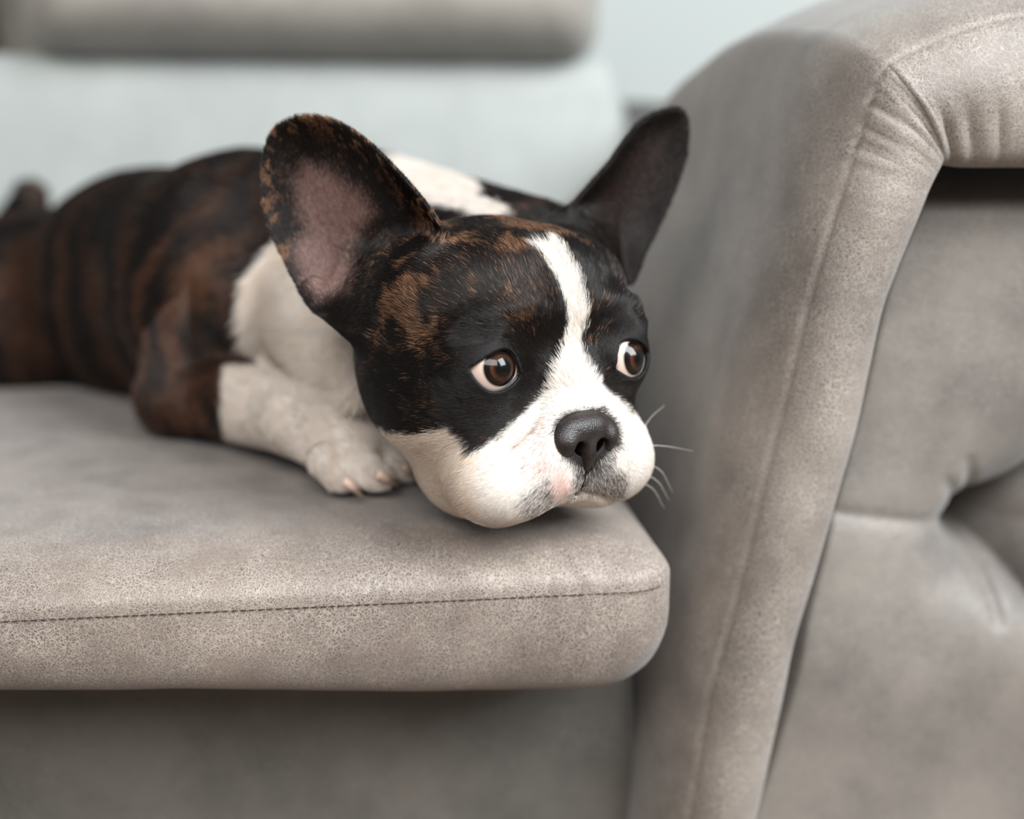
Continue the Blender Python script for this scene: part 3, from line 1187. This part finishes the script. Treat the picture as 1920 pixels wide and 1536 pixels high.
    chest = inside(W_CHEST, 5) * fm * ((g == 2) | (g == 3))
    throat = (g == 2) * (np.hypot(P[:, 0] + 0.03, P[:, 1] - 0.78) < 0.09) * (P[:, 2] < 0.535) * 1.0
    far = (g == 3) * (P[:, 0] > 0.0) * 1.0
    col = put(col, np.maximum(np.maximum(chest, throat), far), white if jit is None else np.where((j2 > 0.5)[:, None], C_CREAM, C_WHITE))
    col = put(col, inside(W_NAPE, 6) * (g != 1) * (Lh[:, 1] < -20), white)
    col = put(col, inside(W_SIDE, 12) * (g == 0) * 0.2, C_GREY * 2.2)
    # muzzle shading of skin: dark mask round the nose, pink patches, freckled lips
    f0 = (g == 0) * (Lh[:, 1] > 40)
    col = put(col, inside(ROSE, 26) * f0 * (0.22 + 0.55 * vnoise(P + 12, 210.0)), np.where((j2 > 0.6)[:, None], C_GREY * 2.4, C_PINK * 0.92))
    col = put(col, inside(D_MUZ2, 16) * f0 * (0.24 + 0.6 * vnoise(P + 8, 260.0)), C_GREY * 1.6)
    col = put(col, inside(D_MUZ, 10) * f0 * (0.60 + 0.35 * np.exp(-(np.hypot(px - 1108, py - 875) / 26) ** 2)), C_GREY * 0.9)
    col = put(col, inside(D_NTOP, 6) * f0 * 0.88, C_DARK)
    col = put(col, inside(PINK, 10) * f0 * 0.8, C_PINK * 1.02)
    ph_ = np.exp(-((Lh[:, 0] + 0.2) / 1.3) ** 2) * (Lh[:, 2] < -26) * (Lh[:, 2] > -47) * (Lh[:, 1] > 52) * (g == 0)
    col = put(col, ph_, C_BLACK)
    qn = (Lh - np.array([-0.8, 62, -20.0])) / np.array([18.0, 14.0, 13.0])
    col = put(col, 1 - sstep(0.85, 1.12, np.sqrt((qn ** 2).sum(1))), C_DARK)
    # bare dark skin of the eye rims
    for e in EYES.values():
        q = Lh - e['c']
        rr = np.hypot((q @ e['u']) / 1.15, q @ e['v'])
        col = put(col, (1 - sstep(10.5, 13.0, rr)) * (q @ e['f'] > 3), C_BLACK * 0.8)
    return np.clip(col, 0, 1), g


# ---- the figure itself
dcol, dgrp = coat(DV, DN)
m, nt, p = new_mat('dog_skin')
at = N(nt, 'ShaderNodeAttribute', attribute_name='coat')
nt.links.new(at.outputs['Color'], p.inputs['Base Color'])
p.inputs['Roughness'].default_value = 0.6
p.inputs['Specular IOR Level'].default_value = 0.25
fb = N(nt, 'ShaderNodeTexNoise', i_Scale=1400.0, i_Detail=2.0)
bp = N(nt, 'ShaderNodeBump')
bp.inputs['Strength'].default_value = 0.25
bp.inputs['Distance'].default_value = 0.0006
nt.links.new(fb.outputs['Fac'], bp.inputs['Height'])
nt.links.new(bp.outputs['Normal'], p.inputs['Normal'])
M_SKIN = m
DOG = mesh_obj('dog', DV, DF, M_SKIN)
DOG['label'] = 'brindle and white french bulldog lying with its chin on the seat cushion edge'
DOG['category'] = 'dog'
ca = DOG.data.color_attributes.new('coat', 'FLOAT_COLOR', 'POINT')
ca.data.foreach_set('color', np.column_stack([dcol, np.ones(len(dcol))]).astype(np.float32).ravel())

# ---- eyes: ball with a raised cornea, rings of colour in the ball itself
def eye_ball(nm_):
    e = EYES[nm_]
    look = {'L': (0.20, 0.16), 'R': (0.12, 0.10)}[nm_]
    # where the iris points: a little up and to the picture's right of the opening
    gz_ = e['f'] + HM.T @ (CR * look[0]) + np.array([0, 0, look[1]])
    gz_ = gz_ / np.linalg.norm(gz_)
    a = np.cross(gz_, [0, 0, 1.0])
    a /= np.linalg.norm(a)
    b = np.cross(a, gz_)
    nr, ns = 70, 64
    V, Cc = [], []
    rng_e = np.random.default_rng(5)
    streak = rng_e.random(ns)
    for i in range(nr):
        th = math.pi * (i / (nr - 1)) ** 1.15
        for s_ in range(ns):
            w = 2 * math.pi * s_ / ns
            R = EYE_R
            lim = math.radians(34)
            if th < lim:
                R = R + 1.5 * math.cos(th / lim * math.pi / 2) ** 1.3
            dvec = gz_ * math.cos(th) + (a * math.cos(w) + b * math.sin(w)) * math.sin(th)
            V.append(h2w(e['c'] + dvec * R))
            dg = math.degrees(th)
            blk, brn, amb = lin(10, 9, 9), lin(52, 33, 25), lin(84, 50, 32) * (0.55 + 0.9 * max(0.0, -(a * math.cos(w) + b * math.sin(w)) @ (HM.T @ CR)))
            scl = lin(208, 184, 172)
            pk = lin(226, 170, 160)
            if dg < 15:
                c = blk
            elif dg < 23.5:
                t = (dg - 15) / 8.5
                c = brn * (0.5 + 0.5 * streak[s_]) * 0.65 * (1 - t) + amb * t * (0.5 + 0.6 * streak[(s_ * 7) % ns])
                c = c * (0.3 + 0.7 * sstep(13, 17, dg)) 
            elif dg < 34:
                c = blk * 1.2 + brn * 0.2 * (1 - (dg - 23.5) / 10.5)
            elif dg < 37:
                c = blk + (scl - blk) * (dg - 34) / 3
            else:
                t = sstep(46, 66, dg)
                c = scl * (1 - 0.5 * t) + pk * 0.5 * t
            Cc.append(c)
    m_, nt_, p_ = new_mat('eye_surface')
    at_ = N(nt_, 'ShaderNodeAttribute', attribute_name='tint')
    nt_.links.new(at_.outputs['Color'], p_.inputs['Base Color'])
    p_.inputs['Roughness'].default_value = 0.25
    p_.inputs['Specular IOR Level'].default_value = 0.1
    p_.inputs['Coat Weight'].default_value = 0.8
    p_.inputs['Coat Roughness'].default_value = 0.02
    p_.inputs['Coat IOR'].default_value = 1.45
    o = mesh_obj('eye', V, grid_faces(nr, ns, True), m_, DOG)
    t_ = o.data.color_attributes.new('tint', 'FLOAT_COLOR', 'POINT')
    t_.data.foreach_set('color', np.column_stack([np.array(Cc), np.ones(len(Cc))]).astype(np.float32).ravel())
    # wet dark lid rims
    t = np.linspace(-1, 1, 40)
    up, lo = almond(t, e['s'])
    loop = [(t[i] * AH, up[i]) for i in range(40)] + [(t[i] * AH, lo[i]) for i in range(38, 0, -1)]
    pts = []
    for x, y in loop:
        r2 = x * x + y * y
        zz_ = math.sqrt(max(1, (EYE_R + 0.45) ** 2 - r2))
        pts.append(h2w(e['c'] + e['u'] * x + e['v'] * y + e['f'] * zz_))
    pts.append(pts[0])
    v_, f_ = tube(pts, 0.6e-3, 8)
    lr = mesh_obj('eyelid_rim', v_, f_, M_RIM, DOG)
    return o


M_RIM = plain('wet_black_skin', srgb(30, 25, 24), 0.35, 0.2, 400, 0.5)
eye_ball('L')
eye_ball('R')

# ---- nose leather: its own fine field, in nose millimetres (x right, y out, z up)
NO = np.array([-0.8, 63.2, -19.0])
nx = np.arange(-20, 20.1, 0.5)
ny = np.arange(-10, 15.1, 0.5)
nz_ = np.arange(-19, 18.1, 0.5)
NX, NY, NZ = nx[:, None, None], ny[None, :, None], nz_[None, None, :]


def sell(c, r, R=np.eye(3)):
    return Ell(c, r, R).d(NX, NY, NZ)


nf = sell((0, -1, 1.8), (14.8, 10.2, 9.4))
nf = smin(nf, sell((0, 3.0, 5.0), (12.0, 5.8, 5.0)), 4)
for sx in (-1, 1):
    nf = smin(nf, sell((sx * 10.2, 1.8, 0.0), (6.2, 8.0, 7.2)), 2.0)
nf = smin(nf, sell((0, 3.2, -5), (3.4, 6.6, 8.5)), 2.0)
for sx in (-1, 1):
    hole = Cone((sx * 5.4, 16.0, -2.0), (sx * 5.8, 1.0, -3.4), 3.2, 2.4).d(NX, NY, NZ)
    hole = np.minimum(hole, Cone((sx * 5.0, 14.0, -5.6), (sx * 5.4, 1.0, -5.8), 2.4, 2.0).d(NX, NY, NZ))
    hole = smin(hole, Cone((sx * 6.5, 8.5, -7.4), (sx * 13.5, 5.5, -7.8), 1.0, 0.6).d(NX, NY, NZ), 1.5)
    nf = smax(nf, -hole, 1.4)
gr = Cone((0, 11.5, 3), (0, 10.5, -9), 0.7, 0.9).d(NX, NY, NZ)
gr = np.minimum(gr, Cone((0, 10.5, -9), (0, 8.0, -16), 0.9, 0.7).d(NX, NY, NZ))
nf = smax(nf, -gr, 1.8)
NV, NF = surface_nets(nf.astype(np.float32), nx, ny, nz_)
NV = relax(NV, NF, 2, 0.4)
NVw = HC + ((NV * 1.07 + NO) @ HM.T) * (S_H / 1000)
m, nt, p = new_mat('nose_leather')
tc = N(nt, 'ShaderNodeTexCoord')
vo = N(nt, 'ShaderNodeTexVoronoi', feature='F1')
vo.inputs['Scale'].default_value = 1500.0
nt.links.new(tc.outputs['Object'], vo.inputs['Vector'])
bp = N(nt, 'ShaderNodeBump', invert=True)
bp.inputs['Strength'].default_value = 0.38
bp.inputs['Distance'].default_value = 0.0005
nt.links.new(vo.outputs['Distance'], bp.inputs['Height'])
nt.links.new(bp.outputs['Normal'], p.inputs['Normal'])
nzn = N(nt, 'ShaderNodeTexNoise', i_Scale=160.0)
nt.links.new(tc.outputs['Object'], nzn.inputs['Vector'])
rr_ = ramp(nt, [(0.35, srgb(26, 23, 23)), (0.7, srgb(48, 41, 39))])
nt.links.new(nzn.outputs['Fac'], rr_.inputs['Fac'])
nt.links.new(rr_.outputs['Color'], p.inputs['Base Color'])
p.inputs['Roughness'].default_value = 0.38
p.inputs['Specular IOR Level'].default_value = 0.55
nose = mesh_obj('nose', NVw, NF, m, DOG)
nose['label'] = 'black wet nose'

# ---- claws
M_CLAW, nt, p = new_mat('claw_horn')
p.inputs['Base Color'].default_value = (*srgb(244, 214, 196), 1)
p.inputs['Roughness'].default_value = 0.35
p.inputs['Subsurface Weight'].default_value = 0.2
p.inputs['Subsurface Radius'].default_value = (0.002, 0.001, 0.0006)
for (a, b, c, r, za) in (((646, 900), (662, 914), (679, 931), 0.0024, 0.4655), ((708, 888), (727, 898), (745, 911), 0.0028, 0.4665), ((756, 874), (768, 884), (779, 897), 0.0023, 0.4655)):
    pts = catmull([PZ(*a, za), PZ(*b, za - 0.0040), PZ(*c, 0.4535)], 12)
    v_, f_ = tube(pts, np.array([1, 1, 1, .97, .93, .88, .82, .74, .66, .56, .44, .25]) * r, 12)
    mesh_obj('claw', v_, f_, M_CLAW, DOG)

# ---- hair, lying along the body; colour per hair from the coat
def hair_dir(P, Nn, g):
    Lh = w2h(P)
    d = np.zeros_like(P)
    # head: away from a point just above the nose
    src = np.array([0, 74.0, -6.0])
    v = Lh - src
    v[:, 1] *= 0.9
    below = Lh[:, 2] < -14
    v[below] = Lh[below] - np.array([0, 74.0, -8.0])
    v[:, 2] -= 8 * sstep(20, 50, np.abs(Lh[:, 0])) * 1.6
    hd = v @ HM.T
    d[:] = hd
    # ears: towards the tip
    for ear in (earL, earR):
        f = (g == 1) & (np.abs(P[:, 0] - ear.o[0]) < 0.1) & ((P[:, 0] > 0) == (ear is earR))
        cen = ear.o + ear.u * ear.poly[:, 0].mean() + ear.v * (ear.poly[:, 1].mean() - 0.01)
        out = P[f] - cen
        out /= np.linalg.norm(out, axis=1)[:, None] + 1e-9
        d[f] = out * 0.8 + ear.v * 0.9
    f = g == 2
    d[f] = np.array([-0.62, 0.62, -0.55])
    f = g == 3
    leg = np.array([0.65, -0.60, -0.25])
    d[f] = np.where((P[f, 0] < -0.19)[:, None], np.array([0.1, -0.15, -0.9]), leg)
    d -= Nn * (d * Nn).sum(1)[:, None]
    return d / (np.linalg.norm(d, axis=1)[:, None] + 1e-9)


def make_fur():
    A, Bq, Cq, Dq = (DV[DF[:, i]] for i in range(4))
    area = 0.5 * (np.linalg.norm(np.cross(Bq - A, Cq - A), axis=1) + np.linalg.norm(np.cross(Cq - A, Dq - A), axis=1))
    ctr = (A + Bq + Cq + Dq) / 4
    fn = DN[DF].mean(1)
    fn /= np.linalg.norm(fn, axis=1)[:, None]
    gq = dgrp[DF[:, 0]]
    toc = C0 - ctr
    fc = (fn * toc).sum(1) / np.linalg.norm(toc, axis=1)
    dens = np.select([gq == 0, gq == 1, gq == 2, gq == 3], [6.0e6, 6.0e6, 1.1e6, 2.2e6])
    dens = dens * np.where(fc > -0.1, 1.0, 0.35)
    pxq, pyq, _ = project(ctr)
    dens = np.where((pxq < -60), 0.2e6, dens)
    Lq = w2h(ctr)
    # bare: nose, eye openings, underside on the cushion
    q = Lq - NO
    bare = (np.sqrt((q[:, 0] / 14.2) ** 2 + ((q[:, 1] + 1) / 12.5) ** 2 + ((q[:, 2] - 0.0) / 10.8) ** 2) < 1.0) & (gq == 0)
    for e in EYES.values():
        k = Lq - e['c']
        ka, kb = k @ e['u'], k @ e['v']
        up_, lo_ = almond(np.clip(ka / (AH + 0.8), -1, 1), e['s'])
        bare |= (np.abs(ka) < AH + 0.8) & (kb < up_ + 1.2) & (kb > lo_ - 1.2) & (k @ e['f'] > 0) & (k @ e['f'] < 20)
    bare |= ctr[:, 2] < CUSH_Z + 0.007
    dens[bare] = 0
    cnt = rng.poisson(dens * area)
    idx = np.repeat(np.arange(len(DF)), cnt)
    n = len(idx)
    s, t = rng.random((n, 1)), rng.random((n, 1))
    P = (A[idx] * (1 - s) + Bq[idx] * s) * (1 - t) + (Dq[idx] * (1 - s) + Cq[idx] * s) * t
    n4 = DN[DF[idx]]
    Nn = (n4[:, 0] * (1 - s) + n4[:, 1] * s) * (1 - t) + (n4[:, 3] * (1 - s) + n4[:, 2] * s) * t
    Nn /= np.linalg.norm(Nn, axis=1)[:, None]
    jit = rng.random((n, 2))
    col, g = coat(P, Nn, jit)
    fl = hair_dir(P, Nn, g)
    side = np.cross(Nn, fl)
    sw = (vnoise(P + 1.7, 70.0) - 0.5) * 0.9 + (vnoise(P + 5.2, 330.0) - 0.5) * 0.6 + rng.normal(0, 0.13, n)
    fl = fl + side * sw[:, None]
    fl /= np.linalg.norm(fl, axis=1)[:, None]
    Lh = w2h(P)
    ln = np.select([g == 0, g == 1, g == 2, g == 3], [4.8, 3.4, 9.0, 5.5]) / 1000
    muz = (g == 0) & (Lh[:, 1] > 50) & (Lh[:, 2] < 2)
    ln = np.where(muz, 0.0026, ln)
    inner = (g == 1) & ((Nn @ earL.n > 0.2) | (Nn @ earR.n > 0.2))
    ln = np.where(inner, 0.0021, ln)
    ln = ln * (0.7 + 0.6 * rng.random(n))
    eyen = np.ones(n)
    for e in EYES.values():
        k = Lh - e['c']
        dd = np.hypot(k @ e['u'], k @ e['v'])
        eyen = np.minimum(eyen, np.where(k @ e['f'] > -4, 0.22 + 0.78 * sstep(9, 19, dd), 1))
    ln = ln * eyen
    lift = 0.20 + 0.10 * rng.random(n) + 0.12 * (vnoise(P + 2.2, 120.0) - 0.5)
    lift = np.where(inner, 0.35, lift)
    rad = np.select([g == 0, g == 1, g == 2, g == 3], [0.048, 0.045, 0.11, 0.08]) / 1000
    rad = np.where(muz, 0.042e-3, rad)
    K = 4
    tt = np.linspace(0, 1, K)
    pts = np.empty((n, K, 3), np.float32)
    for k in range(K):
        pts[:, k] = P + fl * (ln * tt[k] * np.cos(lift))[:, None] + Nn * (ln * np.sin(lift) * (tt[k] - 0.55 * tt[k] ** 2) * 1.5 - 0.0002)[:, None]
    pts[:, :, 2] = np.maximum(pts[:, :, 2], CUSH_Z + 0.001)
    br = 0.85 + 0.3 * rng.random(n)
    col = np.clip(col * br[:, None], 0, 0.93)
    cu = bpy.data.hair_curves.new('fur')
    cu.add_curves([K] * n)
    cu.attributes['position'].data.foreach_set('vector', pts.ravel()) if 'position' in cu.attributes else cu.points.foreach_set('position', pts.ravel())
    ra = cu.attributes.get('radius') or cu.attributes.new('radius', 'FLOAT', 'POINT')
    rr = (rad[:, None] * np.array([1.0, 0.95, 0.7, 0.15])[None]).astype(np.float32)
    ra.data.foreach_set('value', rr.ravel())
    ca = cu.attributes.new('hair_color', 'FLOAT_COLOR', 'CURVE')
    ca.data.foreach_set('color', np.column_stack([col, np.ones(n)]).astype(np.float32).ravel())
    m, nt, p = new_mat('fur_hair')
    at = N(nt, 'ShaderNodeAttribute', attribute_name='hair_color')
    nt.links.new(at.outputs['Color'], p.inputs['Base Color'])
    p.inputs['Roughness'].default_value = 0.38
    p.inputs['Specular IOR Level'].default_value = 0.5
    cu.materials.append(m)
    o = bpy.data.objects.new('fur', cu)
    COL.objects.link(o)
    o.parent = DOG
    o['kind'] = 'stuff'
    print('hairs', n)


if FUR:
    make_fur()

# ---- whiskers
M_WH = plain('whisker', srgb(235, 228, 220), 0.3, 0.02)
VV, FF = [], []
WH = [((1180, 838), (1240, 836), (1300, 846), 55), ((1190, 868), (1236, 880), (1262, 925), 50), ((1188, 885), (1230, 900), (1256, 940), 48), ((1180, 900), (1222, 915), (1246, 955), 47), ((1175, 860), (1215, 790), (1246, 760), 44),
      ((960, 880), (925, 898), (892, 912), 57), ((985, 905), (940, 935), (905, 945), 55), ((900, 860), (870, 880), (850, 885), 45)]
for a, b, c, y in WH:
    A_ = h2w(hpix(*a, y=y))
    pts = catmull([A_, h2w(hpix(*b, y=y + 3)), h2w(hpix(*c, y=y + 4))], 14)
    v_, f_ = tube(pts, np.linspace(0.16e-3, 0.03e-3, 14), 5)
    bb = len(VV)
    VV += list(v_)
    FF += [tuple(i + bb for i in q) for q in f_]
wk = mesh_obj('whiskers', VV, FF, M_WH, DOG)
wk['kind'] = 'stuff'
